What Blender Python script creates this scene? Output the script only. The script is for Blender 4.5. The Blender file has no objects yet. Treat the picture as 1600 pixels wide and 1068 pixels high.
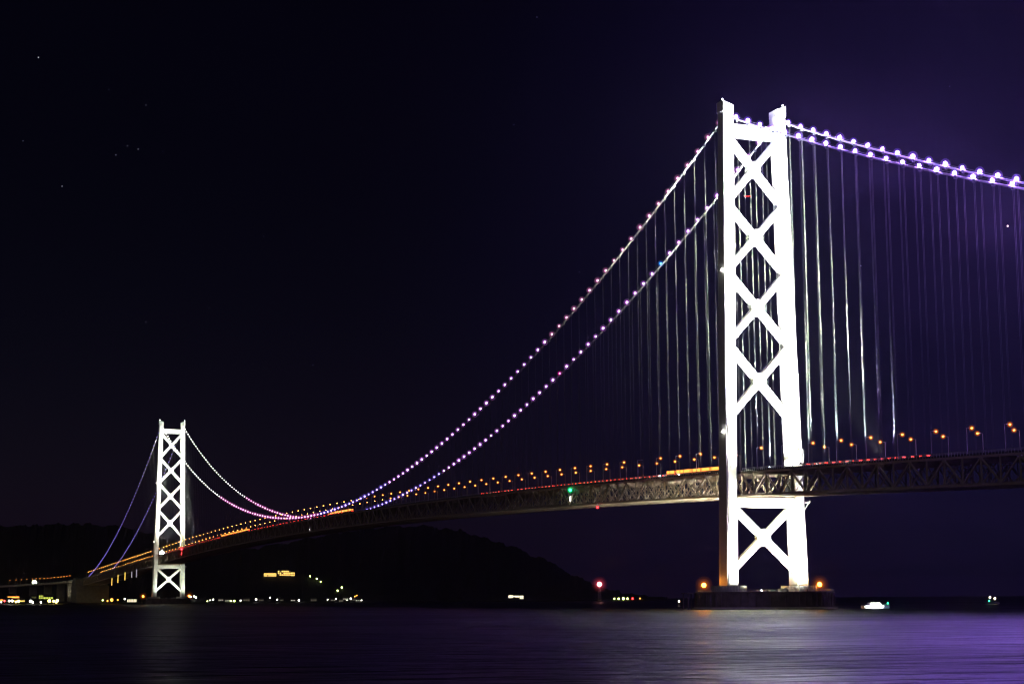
import bpy, math, random
import numpy as np
from mathutils import Matrix, Vector
random.seed(7); rng = np.random.default_rng(7)
C = bpy.context.scene.collection
S = bpy.context.scene
R = math.radians

# ------------------------------------------------------------------ camera
CAM = np.array([903.33, -503.55, 7.02]); F = 2713.4          # F: focal length in pixels of a 1600 px wide frame
yaw, pitch, roll = 2.774993, 0.1464347, -0.0060861
fw = np.array([math.cos(yaw)*math.cos(pitch), math.sin(yaw)*math.cos(pitch), math.sin(pitch)])
rt = np.array([math.sin(yaw), -math.cos(yaw), 0]); up = np.cross(rt, fw)
rt, up = math.cos(roll)*rt + math.sin(roll)*up, -math.sin(roll)*rt + math.cos(roll)*up
cd = bpy.data.cameras.new('camera'); cam = bpy.data.objects.new('camera', cd); C.objects.link(cam); S.camera = cam
m = Matrix.Identity(4)
for i in range(3):
    m[i][0], m[i][1], m[i][2], m[i][3] = rt[i], up[i], -fw[i], CAM[i]
cam.matrix_world = m
cd.sensor_width = 36; cd.lens = F/1600*36; cd.clip_start = 1; cd.clip_end = 90000

def ray(px, py):
    d = fw + rt*(px-800)/F - up*(py-534)/F
    return d/math.hypot(d[0], d[1])
def at(px, py, D):
    return CAM + ray(px, py)*D
def proj(P):
    d = np.asarray(P, float)-CAM; z = d@fw
    return 800+F*(d@rt)/z, 534-F*(d@up)/z

# ------------------------------------------------------------------ render, world, fill sun
S.render.engine = 'CYCLES'
S.view_settings.view_transform = 'Standard'; S.view_settings.look = 'None'
S.view_settings.exposure = 0; S.view_settings.gamma = 1
S.cycles.use_denoising = True
S.cycles.use_light_tree = True
S.cycles.transparent_max_bounces = 40; S.cycles.max_bounces = 5; S.cycles.diffuse_bounces = 2; S.cycles.glossy_bounces = 3
S.cycles.sample_clamp_indirect = 40
S.cycles.filter_width = 1.25
W = bpy.data.worlds.new('World'); S.world = W; W.use_nodes = True
nt = W.node_tree; nt.nodes.clear()
def N(nt, t, **k):
    n = nt.nodes.new(t)
    for a, b in k.items(): setattr(n, a, b)
    return n
out = N(nt, 'ShaderNodeOutputWorld'); add = N(nt, 'ShaderNodeAddShader')
sky = N(nt, 'ShaderNodeTexSky', sky_type='NISHITA', sun_disc=False, sun_elevation=R(-6), sun_rotation=R(250))
b1 = N(nt, 'ShaderNodeBackground'); b1.inputs[1].default_value = 0.05
b2 = N(nt, 'ShaderNodeBackground'); b2.inputs[1].default_value = 1.0
tc = N(nt, 'ShaderNodeTexCoord')
nt.links.new(sky.outputs[0], b1.inputs[0])
def glow(direction, lo, hi, power):
    v = N(nt, 'ShaderNodeVectorMath', operation='DOT_PRODUCT'); v.inputs[1].default_value = direction
    nt.links.new(tc.outputs['Generated'], v.inputs[0])
    mr = N(nt, 'ShaderNodeMapRange'); mr.inputs[1].default_value = lo; mr.inputs[2].default_value = hi
    nt.links.new(v.outputs['Value'], mr.inputs[0])
    p = N(nt, 'ShaderNodeMath', operation='POWER'); p.inputs[1].default_value = power
    nt.links.new(mr.outputs[0], p.inputs[0]); return p.outputs[0]
def unit(px, py):
    d = fw + rt*(px-800)/F - up*(py-534)/F; return d/np.linalg.norm(d)
def mixadd(a_sock, fac, col):
    mx = N(nt, 'ShaderNodeMix', data_type='RGBA', blend_type='ADD'); 
    nt.links.new(fac, mx.inputs[0]); nt.links.new(a_sock, mx.inputs[6]); mx.inputs[7].default_value = (*col, 1)
    return mx.outputs[2]
base = N(nt, 'ShaderNodeRGB'); base.outputs[0].default_value = (0.0006, 0.0004, 0.0027, 1)
s = mixadd(base.outputs[0], glow(unit(1550, 480), math.cos(R(22)), 1, 2.2), (0.0019, 0.0020, 0.0120))
s = mixadd(s, glow((0, 0, -1), -0.30, 0.03, 2.5), (0.0040, 0.0025, 0.0090))
nt.links.new(s, b2.inputs[0])
nt.links.new(b1.outputs[0], add.inputs[0]); nt.links.new(b2.outputs[0], add.inputs[1]); nt.links.new(add.outputs[0], out.inputs[0])
sl = bpy.data.lights.new('fill_sun', 'SUN'); sl.energy = 0.08; sl.angle = R(0.5); sl.color = (1.0, 0.88, 0.84)  # weak sun added as fill for dark faces, hangers and truss
so = bpy.data.objects.new('fill_sun', sl); C.objects.link(so); so.rotation_euler = (R(55), 0, R(40)); so.location = (0, -300, 600)

# ------------------------------------------------------------------ materials
def mat(name, col, rough=0.6, metal=0.0, var=0.0, scale=0.2, emit=None, strength=0, bump=0):
    mt = bpy.data.materials.new(name); mt.use_nodes = True; t = mt.node_tree; p = t.nodes['Principled BSDF']
    p.inputs['Base Color'].default_value = (*col, 1); p.inputs['Roughness'].default_value = rough; p.inputs['Metallic'].default_value = metal
    if emit:
        p.inputs['Emission Color'].default_value = (*emit, 1); p.inputs['Emission Strength'].default_value = strength
    if var:
        g = N(t, 'ShaderNodeTexCoord'); n = N(t, 'ShaderNodeTexNoise'); n.inputs['Scale'].default_value = scale; n.inputs['Detail'].default_value = 6
        t.links.new(g.outputs['Object'], n.inputs['Vector'])
        r = N(t, 'ShaderNodeValToRGB'); r.color_ramp.elements[0].position = 0.3; r.color_ramp.elements[1].position = 0.7
        r.color_ramp.elements[0].color = (*[c*(1-var) for c in col], 1); r.color_ramp.elements[1].color = (*[min(1, c*(1+var)) for c in col], 1)
        t.links.new(n.outputs['Fac'], r.inputs[0]); t.links.new(r.outputs[0], p.inputs['Base Color'])
        if bump:
            b = N(t, 'ShaderNodeBump'); b.inputs['Strength'].default_value = bump; t.links.new(n.outputs['Fac'], b.inputs['Height']); t.links.new(b.outputs[0], p.inputs['Normal'])
    return mt
def glowmat(name, col, strength): return mat(name, (0.02, 0.02, 0.02), 0.4, emit=col, strength=strength)
M = dict(
    tower=mat('tower_paint', (0.62, 0.64, 0.58), 0.45, var=0.10, scale=0.12),
    truss=mat('truss_paint', (0.42, 0.34, 0.25), 0.5, var=0.15, scale=0.3),
    cable=mat('cable_wrap', (0.36, 0.36, 0.36), 0.5, var=0.08, scale=0.5),
    rope=mat('hanger_rope', (0.10, 0.105, 0.10), 0.5, var=0.1, scale=0.4),
    asphalt=mat('asphalt', (0.05, 0.05, 0.05), 0.85, var=0.2, scale=0.4),
    concrete=mat('concrete', (0.17, 0.16, 0.15), 0.8, var=0.25, scale=0.15, bump=0.2),
    pier=mat('caisson_steel', (0.20, 0.17, 0.16), 0.7, var=0.35, scale=0.2, bump=0.2),
    pole=mat('galvanised_pole', (0.60, 0.60, 0.60), 0.45, metal=0.3, var=0.1, scale=1),
    dark=mat('dark_housing', (0.05, 0.05, 0.055), 0.5, var=0.2, scale=2),
    rail=mat('rail_paint', (0.40, 0.41, 0.40), 0.5, var=0.1, scale=1),
    hill=mat('wooded_hill', (0.005, 0.007, 0.007), 1.0, var=0.5, scale=0.02),
    land=mat('shore_ground', (0.05, 0.05, 0.045), 0.95, var=0.4, scale=0.05),
    leaf=mat('tree_leaves', (0.04, 0.06, 0.025), 0.9, var=0.4, scale=0.6),
    bark=mat('tree_bark', (0.08, 0.06, 0.04), 0.9, var=0.3, scale=2),
    wallw=mat('white_wall', (0.60, 0.57, 0.50), 0.8, var=0.15, scale=0.3),
    wallg=mat('grey_wall', (0.30, 0.29, 0.28), 0.8, var=0.2, scale=0.3),
    roof=mat('tiled_roof', (0.08, 0.07, 0.07), 0.7, var=0.3, scale=1),
    hull=mat('white_hull', (0.75, 0.75, 0.74), 0.3, var=0.05, scale=1),
    tyre=mat('tyre_rubber', (0.02, 0.02, 0.02), 0.9, var=0.2, scale=4),
    glass=mat('dark_glass', (0.02, 0.025, 0.03), 0.1, var=0.1, scale=1),
    car1=mat('car_paint_silver', (0.45, 0.46, 0.48), 0.3, metal=0.4, var=0.05, scale=1),
    car2=mat('car_paint_white', (0.75, 0.75, 0.74), 0.3, var=0.04, scale=1),
    car3=mat('car_paint_dark', (0.04, 0.04, 0.05), 0.25, var=0.1, scale=1),
    busp=mat('coach_paint', (0.55, 0.30, 0.12), 0.35, var=0.05, scale=1),
    tail=glowmat('tail_lamp_red', (1.0, 0.03, 0.02), 22), head=glowmat('head_lamp', (1.0, 0.80, 0.55), 18),
    buswin=glowmat('lit_window_orange', (1.0, 0.32, 0.05), 2.6),
    sodium=glowmat('sodium_lamp', (1.0, 0.36, 0.06), 24),
    flood=glowmat('flood_lens', (0.85, 0.92, 1.0), 60),
    floodw=glowmat('flood_lens_warm', (1.0, 0.97, 0.85), 60),
    floodg=glowmat('flood_lens_green', (0.8, 1.0, 0.62), 40),
    orange=glowmat('orange_lamp', (1.0, 0.30, 0.03), 30),
    red=glowmat('red_lamp', (1.0, 0.02, 0.02), 30), beacon=glowmat('beacon_lens', (1.0, 0.40, 0.42), 25),
    green=glowmat('green_lamp', (0.02, 1.0, 0.28), 26), whitel=glowmat('white_lamp', (1.0, 0.95, 0.9), 16),
    wwin=glowmat('lit_window_white', (1.0, 0.9, 0.6), 2.2), ywin=glowmat('lit_window_gold', (1.0, 0.62, 0.14), 3.0),
    gwin=glowmat('lit_window_green', (0.75, 0.85, 0.12), 1.3),
    tl_w=glowmat('town_lamp_white', (1.0, 0.93, 0.8), 14), tl_y=glowmat('town_lamp_gold', (1.0, 0.75, 0.15), 14),
    tl_g=glowmat('town_lamp_green', (0.80, 1.0, 0.25), 12), tl_o=glowmat('town_lamp_orange', (1.0, 0.38, 0.05), 5),
    panely=glowmat('light_panel_gold', (1.0, 0.62, 0.10), 2.2), panelw=glowmat('light_panel_white', (0.75, 0.68, 0.85), 0.55),
    star=glowmat('star', (0.8, 0.85, 1.0), 0.75), planet=glowmat('planet', (1.0, 0.75, 0.55), 6),
)
LAMP = dict(
    side=glowmat('cable_lamp_violet', (0.36, 0.18, 1.0), 1500),
    mainr=glowmat('cable_lamp_lilac', (0.52, 0.24, 1.0), 60),
    rose=glowmat('cable_lamp_rose', (0.80, 0.34, 0.62), 16),
    blueish=glowmat('cable_lamp_indigo', (0.30, 0.20, 1.0), 30),
    pink=glowmat('cable_lamp_pink', (1.0, 0.36, 0.80), 13),
    white=glowmat('cable_lamp_white', (0.95, 0.88, 0.90), 8),
    far=glowmat('cable_lamp_blue', (0.30, 0.20, 1.0), 3),
    blue=glowmat('cable_lamp_azure', (0.05, 0.30, 1.0), 30),
    magenta=glowmat('cable_lamp_magenta', (1.0, 0.10, 0.60), 26),
)

def halo(name, col, fac=0.3):                                     # see-through emissive shell imitating the bloom round a lamp
    mt = bpy.data.materials.new(name); mt.use_nodes = True; t = mt.node_tree; t.nodes.clear()
    o = N(t, 'ShaderNodeOutputMaterial'); mx = N(t, 'ShaderNodeMixShader'); tr = N(t, 'ShaderNodeBsdfTransparent'); em = N(t, 'ShaderNodeEmission')
    em.inputs[0].default_value = (*col, 1); em.inputs[1].default_value = 1.0; mx.inputs[0].default_value = fac
    t.links.new(tr.outputs[0], mx.inputs[1]); t.links.new(em.outputs[0], mx.inputs[2]); t.links.new(mx.outputs[0], o.inputs[0])
    mt.cycles.emission_sampling = 'NONE'; return mt
HALO = dict(side=halo('halo_violet', (0.42, 0.20, 1.0), 0.34), mainr=halo('halo_lilac', (0.66, 0.22, 0.85), 0.5), rose=halo('halo_rose', (0.62, 0.20, 0.45), 0.4),
             blueish=halo('halo_indigo', (0.28, 0.17, 0.95), 0.42), pink=halo('halo_pink', (0.85, 0.22, 0.6), 0.4), white=halo('halo_white', (0.5, 0.42, 0.5), 0.25), far=halo('halo_blue', (0.1, 0.06, 0.6), 0.2),
             blue=halo('halo_azure', (0.03, 0.25, 1.0), 0.35), magenta=halo('halo_magenta', (0.9, 0.05, 0.45), 0.35))
for q_, f_ in enumerate((0.24, 0.09, 0.035, 0.012)):
    M[f'g_orange{q_}'] = halo('halo_orange', (1.0, 0.20, 0.01), f_); M[f'g_beacon{q_}'] = halo('halo_beacon', (1.0, 0.08, 0.14), f_)
M['g_sodium'] = halo('halo_sodium', (1.0, 0.20, 0.02), 0.5); HALO2 = {k: halo('outer_'+v.name, tuple(v.node_tree.nodes['Emission'].inputs[0].default_value)[:3], 0.08) for k, v in HALO.items()}
M['g_orange'] = halo('halo_orange', (1.0, 0.20, 0.01), 0.085)
M['g_red'] = halo('halo_red', (1.0, 0.07, 0.14), 0.075); M['g_green'] = halo('halo_green', (0.0, 0.8, 0.22), 0.12)

# ------------------------------------------------------------------ mesh builder
class MB:
    def __init__(s): s.v = []; s.f = []; s.mi = []; s.m = 0
    def add(s, vs, fs):
        o = len(s.v); s.v += [tuple(map(float, v)) for v in vs]; s.f += [tuple(i+o for i in f) for f in fs]; s.mi += [s.m]*len(fs)
    def box(s, a, b):
        (x0, y0, z0), (x1, y1, z1) = a, b
        s.add([(x0,y0,z0),(x1,y0,z0),(x1,y1,z0),(x0,y1,z0),(x0,y0,z1),(x1,y0,z1),(x1,y1,z1),(x0,y1,z1)],
              [(3,2,1,0),(4,5,6,7),(0,1,5,4),(1,2,6,5),(2,3,7,6),(3,0,4,7)])
    def cbox(s, c, d): s.box([c[i]-d[i]/2 for i in range(3)], [c[i]+d[i]/2 for i in range(3)])
    def bar(s, p, q, w, h, upv=(0, 0, 1)):
        p, q = np.array(p, float), np.array(q, float); d = q-p; d /= np.linalg.norm(d)
        a = np.cross(d, upv); na = np.linalg.norm(a)
        if na < 1e-3: a = np.cross(d, (1, 0, 0)); na = np.linalg.norm(a)
        a = a/na*w/2; b = np.cross(a, d); b = b/np.linalg.norm(b)*h/2
        vs = [e+sa*a+sb*b for e in (p, q) for sa, sb in ((-1,-1),(1,-1),(1,1),(-1,1))]
        s.add(vs, [(0,1,2,3),(7,6,5,4),(0,4,5,1),(1,5,6,2),(2,6,7,3),(3,7,4,0)])
    def tube(s, pts, r, n=6):
        pts = [np.array(p, float) for p in pts]; rings = []
        for i, p in enumerate(pts):
            d = pts[min(i+1, len(pts)-1)]-pts[max(i-1, 0)]; d /= np.linalg.norm(d)
            a = np.cross(d, (0, 1, 0)); 
            if np.linalg.norm(a) < 1e-3: a = np.cross(d, (1, 0, 0))
            a /= np.linalg.norm(a); b = np.cross(d, a)
            rr = r[i] if isinstance(r, (list, tuple)) else r
            rings += [p+rr*(math.cos(2*math.pi*k/n)*a+math.sin(2*math.pi*k/n)*b) for k in range(n)]
        fs = [(i*n+k, i*n+(k+1) % n, (i+1)*n+(k+1) % n, (i+1)*n+k) for i in range(len(pts)-1) for k in range(n)]
        fs += [tuple(range(n))[::-1], tuple((len(pts)-1)*n+k for k in range(n))]
        s.add(rings, fs)
    def lathe(s, c, prof, n=24):
        vs = []; 
        for r, z in prof: vs += [(c[0]+r*math.cos(2*math.pi*k/n), c[1]+r*math.sin(2*math.pi*k/n), c[2]+z) for k in range(n)]
        fs = [(i*n+k, i*n+(k+1) % n, (i+1)*n+(k+1) % n, (i+1)*n+k) for i in range(len(prof)-1) for k in range(n)]
        if prof[0][0] > 0: fs.append(tuple(range(n))[::-1])
        if prof[-1][0] > 0: fs.append(tuple((len(prof)-1)*n+k for k in range(n)))
        s.add(vs, fs)
    def ball(s, c, r, n=8, m=5, sq=(1, 1, 1)):
        vs = [(c[0], c[1], c[2]-r*sq[2])]
        for i in range(1, m):
            t = -math.pi/2+math.pi*i/m
            vs += [(c[0]+r*sq[0]*math.cos(t)*math.cos(2*math.pi*k/n), c[1]+r*sq[1]*math.cos(t)*math.sin(2*math.pi*k/n), c[2]+r*sq[2]*math.sin(t)) for k in range(n)]
        vs.append((c[0], c[1], c[2]+r*sq[2])); L = len(vs)-1
        fs = [(0, 1+(k+1) % n, 1+k) for k in range(n)]
        fs += [(1+i*n+k, 1+i*n+(k+1) % n, 1+(i+1)*n+(k+1) % n, 1+(i+1)*n+k) for i in range(m-2) for k in range(n)]
        fs += [(L, 1+(m-2)*n+k, 1+(m-2)*n+(k+1) % n) for k in range(n)]
        s.add(vs, fs)
    def prism(s, poly, a, b, plane='xz'):
        n = len(poly)
        f = (lambda u, v, w: (u, w, v)) if plane == 'xz' else (lambda u, v, w: (w, u, v)) if plane == 'yz' else (lambda u, v, w: (u, v, w))
        s.add([f(u, v, a) for u, v in poly]+[f(u, v, b) for u, v in poly],
              [tuple(range(n)), tuple(range(2*n-1, n-1, -1))]+[(i, i+n, (i+1) % n+n, (i+1) % n) for i in range(n)])
    def mesh(s, name, mats):
        me = bpy.data.meshes.new(name); me.from_pydata(s.v, [], s.f)
        for k in (mats if isinstance(mats, (list, tuple)) else [mats]): me.materials.append(k)
        if any(s.mi): me.polygons.foreach_set('material_index', s.mi)
        import bmesh
        bm = bmesh.new(); bm.from_mesh(me); bmesh.ops.recalc_face_normals(bm, faces=bm.faces); bm.to_mesh(me); bm.free()
        return me
    def obj(s, name, mats, parent=None, loc=None):
        o = bpy.data.objects.new(name, s.mesh(name, mats)); C.objects.link(o)
        if parent: o.parent = parent
        if loc is not None: o.location = loc
        return o
def tag(o, label=None, cat=None, group=None, kind=None):
    for k, v in (('label', label), ('category', cat), ('group', group), ('kind', kind)):
        if v: o[k] = v
    return o
def empty(name, loc=(0, 0, 0), rz=0):
    o = bpy.data.objects.new(name, None); C.objects.link(o); o.location = loc; o.rotation_euler = (0, 0, rz); o.empty_display_size = 1; return o
def copy_tree(o, loc=None, rz=None, parent=None):
    c = o.copy(); C.objects.link(c)
    if parent: c.parent = parent
    if loc is not None: c.location = loc
    if rz is not None: c.rotation_euler = (0, 0, rz)
    for ch in list(KIDS(o)): copy_tree(ch, parent=c)
    return c
_k = {}
def KIDS(o): return o.children
def once(key, fn):
    if key not in _k: _k[key] = fn(); return _k[key], True
    return _k[key], False

# ------------------------------------------------------------------ bridge geometry functions
XT = -1991.0; P = 14.22                                           # far tower x, truss panel length
def road(x):
    if x >= 0: return 80.3-0.036*x
    if x <= XT: return 80.3-0.0271*(XT-x)
    return 96.5-16.2*((x+995.5)/995.5)**2
def lampz(x):
    if x >= 0: return 295.6-0.4350*x+0.000168*x*x
    if x <= XT: d = XT-x; return 295.6-0.4350*d+0.000184*d*d
    return 99.0+196.6*((x+995.5)/995.5)**2
def cablez(x): return lampz(x)-1.25
def legy(z): return 23.25-5.5*(z-10)/287

# ------------------------------------------------------------------ setting: water, land, hills
def water_material():
    mt = bpy.data.materials.new('sea_water'); mt.use_nodes = True; t = mt.node_tree; p = t.nodes['Principled BSDF']
    p.inputs['Base Color'].default_value = (0.012, 0.014, 0.018, 1); p.inputs['IOR'].default_value = 1.333
    g = N(t, 'ShaderNodeTexCoord')
    def noise(scale, sx, sy, detail=4):
        mp = N(t, 'ShaderNodeMapping'); mp.inputs['Scale'].default_value = (sx*scale, sy*scale, scale); mp.inputs['Rotation'].default_value = (0, 0, R(-30))
        n = N(t, 'ShaderNodeTexNoise'); n.inputs['Scale'].default_value = 1; n.inputs['Detail'].default_value = detail
        t.links.new(g.outputs['Object'], mp.inputs[0]); t.links.new(mp.outputs[0], n.inputs['Vector']); return n.outputs['Fac']
    a = noise(0.35, 1, 0.5); b = noise(0.05, 1, 0.45); c = noise(0.012, 1, 0.35, 3)
    s1 = N(t, 'ShaderNodeMath', operation='MULTIPLY'); s1.inputs[1].default_value = 6.0; t.links.new(b, s1.inputs[0])
    d_ = noise(0.16, 1, 0.35, 5); s3 = N(t, 'ShaderNodeMath', operation='MULTIPLY_ADD'); s3.inputs[1].default_value = 6.5; t.links.new(d_, s3.inputs[0]); t.links.new(a, s3.inputs[2])
    s2 = N(t, 'ShaderNodeMath', operation='ADD'); t.links.new(s3.outputs[0], s2.inputs[0]); t.links.new(s1.outputs[0], s2.inputs[1])
    bp = N(t, 'ShaderNodeBump'); bp.inputs['Strength'].default_value = 0.62; bp.inputs['Distance'].default_value = 1.0
    t.links.new(s2.outputs[0], bp.inputs['Height']); t.links.new(bp.outputs[0], p.inputs['Normal'])
    mr = N(t, 'ShaderNodeMapRange'); mr.inputs[1].default_value = 0.38; mr.inputs[2].default_value = 0.62; mr.inputs[3].default_value = 0.28; mr.inputs[4].default_value = 0.48
    w1 = N(t, 'ShaderNodeMath', operation='MULTIPLY_ADD'); w1.inputs[1].default_value = 0.5; t.links.new(c, w1.inputs[0])
    w2 = N(t, 'ShaderNodeMath', operation='MULTIPLY'); w2.inputs[1].default_value = 0.5; t.links.new(d_, w2.inputs[0]); t.links.new(w2.outputs[0], w1.inputs[2])
    t.links.new(w1.outputs[0], mr.inputs[0]); t.links.new(mr.outputs[0], p.inputs['Roughness'])
    return mt
b = MB(); n = 48
b.add([(CAM[0]+25000*math.cos(2*math.pi*k/n), CAM[1]+25000*math.sin(2*math.pi*k/n), 0) for k in range(n)], [tuple(range(n))])
tag(b.obj('water', water_material()), 'dark sea strait with violet and white light lying on its ripples', 'water', kind='structure')

RIDGE = [(-500, 850), (-200, 830), (0, 821), (110, 817), (190, 822), (250, 840), (320, 858), (400, 856), (470, 843), (540, 829), (600, 822), (660, 820),
         (720, 829), (790, 850), (850, 873), (900, 900), (950, 921), (1000, 930), (1040, 934)]
def ridge_z(px):
    y = np.interp(px, [r[0] for r in RIDGE], [r[1] for r in RIDGE]); y += 1.2*math.sin(px*0.13)+0.8*math.sin(px*0.31+1)
    return max(1.0, at(px, y, 6200)[2])
def shore(px): return float(np.interp(px, [-500, 100, 170, 300, 1040], [3700, 3720, 3800, 4050, 4150]))
def ground(px, D):
    ds = shore(px); rz = ridge_z(px)
    if D < ds: return -2.0
    lo = 2.0+(D-ds)*0.012
    t = min(1, max(0, (D-ds-250)/(6200-ds-250))); t = t*t*(3-2*t)
    return min(lo, 8)*(1-t)+rz*t if D <= 6200 else max(-3, rz*(1-(D-6200)/2200))
b = MB(); pxs = np.arange(-500, 1045, 3); Ds = [0, 8, 60, 160, 300, 500, 750, 1000, 1300, 1600, 1900, 2150, 2600, 3200, 4400]
vs = []
for px in pxs:
    r_ = ray(px, 900)
    for d in Ds:
        D = shore(px)+d; z = -2 if d == 0 else ground(px, D)+(0 if d < 200 else rng.uniform(-1, 1)*(4.5 if d > 1700 else 0.4)+2*math.sin(px*0.21+d*0.01)); vs.append((CAM[0]+r_[0]*D, CAM[1]+r_[1]*D, z))
nd = len(Ds)
b.add(vs, [(i*nd+j, (i+1)*nd+j, (i+1)*nd+j+1, i*nd+j+1) for i in range(len(pxs)-1) for j in range(nd-1)])
tag(b.obj('hill', M['hill']), 'dark wooded hills of the far shore behind the bridge', 'hill', kind='structure')
def on_ground(px, py, lift=0):
    D = shore(px)+15
    for D in np.arange(shore(px)+10, 6200, 8):
        if ground(px, D)+lift >= at(px, py, D)[2]: break
    r_ = ray(px, py); return np.array([CAM[0]+r_[0]*D, CAM[1]+r_[1]*D, ground(px, D)]), D

# ------------------------------------------------------------------ towers
def leg_section(w, d, notch):
    x, y, k = d/2, w/2, notch
    return [(-x, -y+k), (-x+k, -y+k), (-x+k, -y), (x-k, -y), (x-k, -y+k), (x, -y+k), (x, y-k), (x-k, y-k), (x-k, y), (-x+k, y), (-x+k, y-k), (-x, y-k)]
def loft(b, rings):
    n = len(rings[0])
    b.add([v for r_ in rings for v in r_], [(i*n+k, i*n+(k+1) % n, (i+1)*n+(k+1) % n, (i+1)*n+k) for i in range(len(rings)-1) for k in range(n)]
          + [tuple(range(n))[::-1], tuple((len(rings)-1)*n+k for k in range(n))])
def make_tower(x0, label):
    T = tag(empty('bridge_tower', (x0, 0, 10)), label, 'bridge tower')
    for s in (-1, 1):
        b = MB(); rings = []
        for z in np.linspace(10, 296, 14):
            t = (z-10)/286; w = 6.9-0.2*t; d = 11.8-3.0*t
            rings.append([(x, s*legy(z)+y, z-10) for x, y in leg_section(w, d, 0.75)])
        loft(b, rings)
        leg = b.obj('leg', M['tower'], T)
        b = MB(); yc = legy(10)
        b.prism([(-7.6, -5.0), (7.6, -5.0), (7.6, 5.0), (-7.6, 5.0)], 0.0, 3.4, 'xy'); b.v = [(x, y+s*yc, z) for x, y, z in b.v]
        b.obj('pedestal', M['tower'], leg)
        # saddle housing: two side plates and a sloping roof, higher on the outer side
        b = MB(); yt = legy(296); o, i_ = s*(yt+3.2), s*(yt-3.2)
        b.add([(-4.3, o, 286.02), (4.3, o, 286.02), (4.3, i_, 286.02), (-4.3, i_, 286.02), (-4.3, o, 292.3), (4.3, o, 292.3), (4.3, i_, 290.1), (-4.3, i_, 290.1)],
              [(3,2,1,0),(4,5,6,7),(0,1,5,4),(1,2,6,5),(2,3,7,6),(3,0,4,7)])
        b.cbox((0, s*(yt+3.5), 289.4), (8.8, 0.35, 6.6))
        b.bar((4.35, s*(yt+1.9), 286.4), (4.35, s*(yt+1.9), 291.2), 0.5, 0.3)
        sh = b.obj('saddle_housing', M['tower'], leg)
        b = MB(); b.tube([(2, s*(yt+2.9), 292), (2, s*(yt+2.9), 293.4)], 0.12); b.ball((2, s*(yt+2.9), 293.7), 0.42)
        b.obj('obstruction_light', M['whitel'], T)
    for z in (103, 199):
        for s in (-1,):
            b = MB(); y = s*(legy(z)+3.6); b.bar((2, y+s*-0.4, z-10.6), (2, y+s*1.4, z-10.6), 1.4, 0.2); b.ball((2.6, y+s*0.9, z-9.8), 0.55)
            b.obj('obstruction_light', M['whitel'], T)
    def beam(z0, z1, depth, name, extra=0):
        b = MB(); y0 = legy((z0+z1)/2)-3.0
        b.box((-depth/2, -y0, z0-10), (depth/2, y0, z1-10))
        if extra:
            for k in range(9):
                y = -y0+(k+.5)*2*y0/9; b.box((-depth/2-0.25, y-0.2, z0-9.8), (depth/2+0.25, y+0.2, z1-10.2))
            b.box((-depth/2-2.2, -y0, z1-10.9), (-depth/2, y0, z1-10.4)); b.box((depth/2, -y0, z1-10.9), (depth/2+2.2, y0, z1-10.4))
        return b.obj(name, M['tower'], T)
    beam(281.5, 288.8, 5.6, 'top_beam')
    beam(58.9, 64.6, 8.0, 'deck_beam', 1)
    lev = [282.5, 240.6, 198.8, 155.4, 110.2]
    for z1, z0 in list(zip(lev[:-1], lev[1:]))+[(61.5, 20.5)]:
        b = MB(); ya, yb = legy(z1), legy(z0); dep = 4.2
        k = 0.0
        b.bar((0, -ya, z1-10), (0, yb, z0-10), dep, 3.7)
        zc = None
        # crossing arm is split either side of the first so no faces overlap
        p, q = np.array((0, ya, z1-10.)), np.array((0, -yb, z0-10.))
        t = ya/(ya+yb); c = p+(q-p)*t; d = (q-p)/np.linalg.norm(q-p)
        b.bar(p, c-d*1.5, dep-0.08, 3.7); b.bar(c+d*1.5, q, dep-0.08, 3.7)
        b.prism([(c[1]+4.3*math.cos(a), c[2]+5.1*math.sin(a)) for a in [2*math.pi*j/8 for j in range(8)]], -dep/2+0.05, dep/2-0.05, 'yz')
        b.obj('cross_brace', M['tower'], T)
    # landing platform outside each leg at deck level
    for s in (1,):
        b = MB(); y = s*(legy(62)+3.3)
        b.box((-6.8, min(y, y+s*3.0), 51.6), (6.8, max(y, y+s*3.0), 52.2)); b.box((-6.8, min(y+s*2.8, y+s*3.0), 52.2), (6.8, max(y+s*2.8, y+s*3.0), 53.3))
        b.bar((5, y, 47.5), (5, y+s*2.8, 51.5), 0.4, 0.4); b.bar((-5, y, 47.5), (-5, y+s*2.8, 51.5), 0.4, 0.4)
        b.obj('landing_platform', M['tower'], T)
    return T
make_tower(0, 'tall white floodlit bridge tower nearer the camera, large X braces between its legs')
make_tower(XT, 'small distant white floodlit bridge tower near the far shore on the left')

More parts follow.
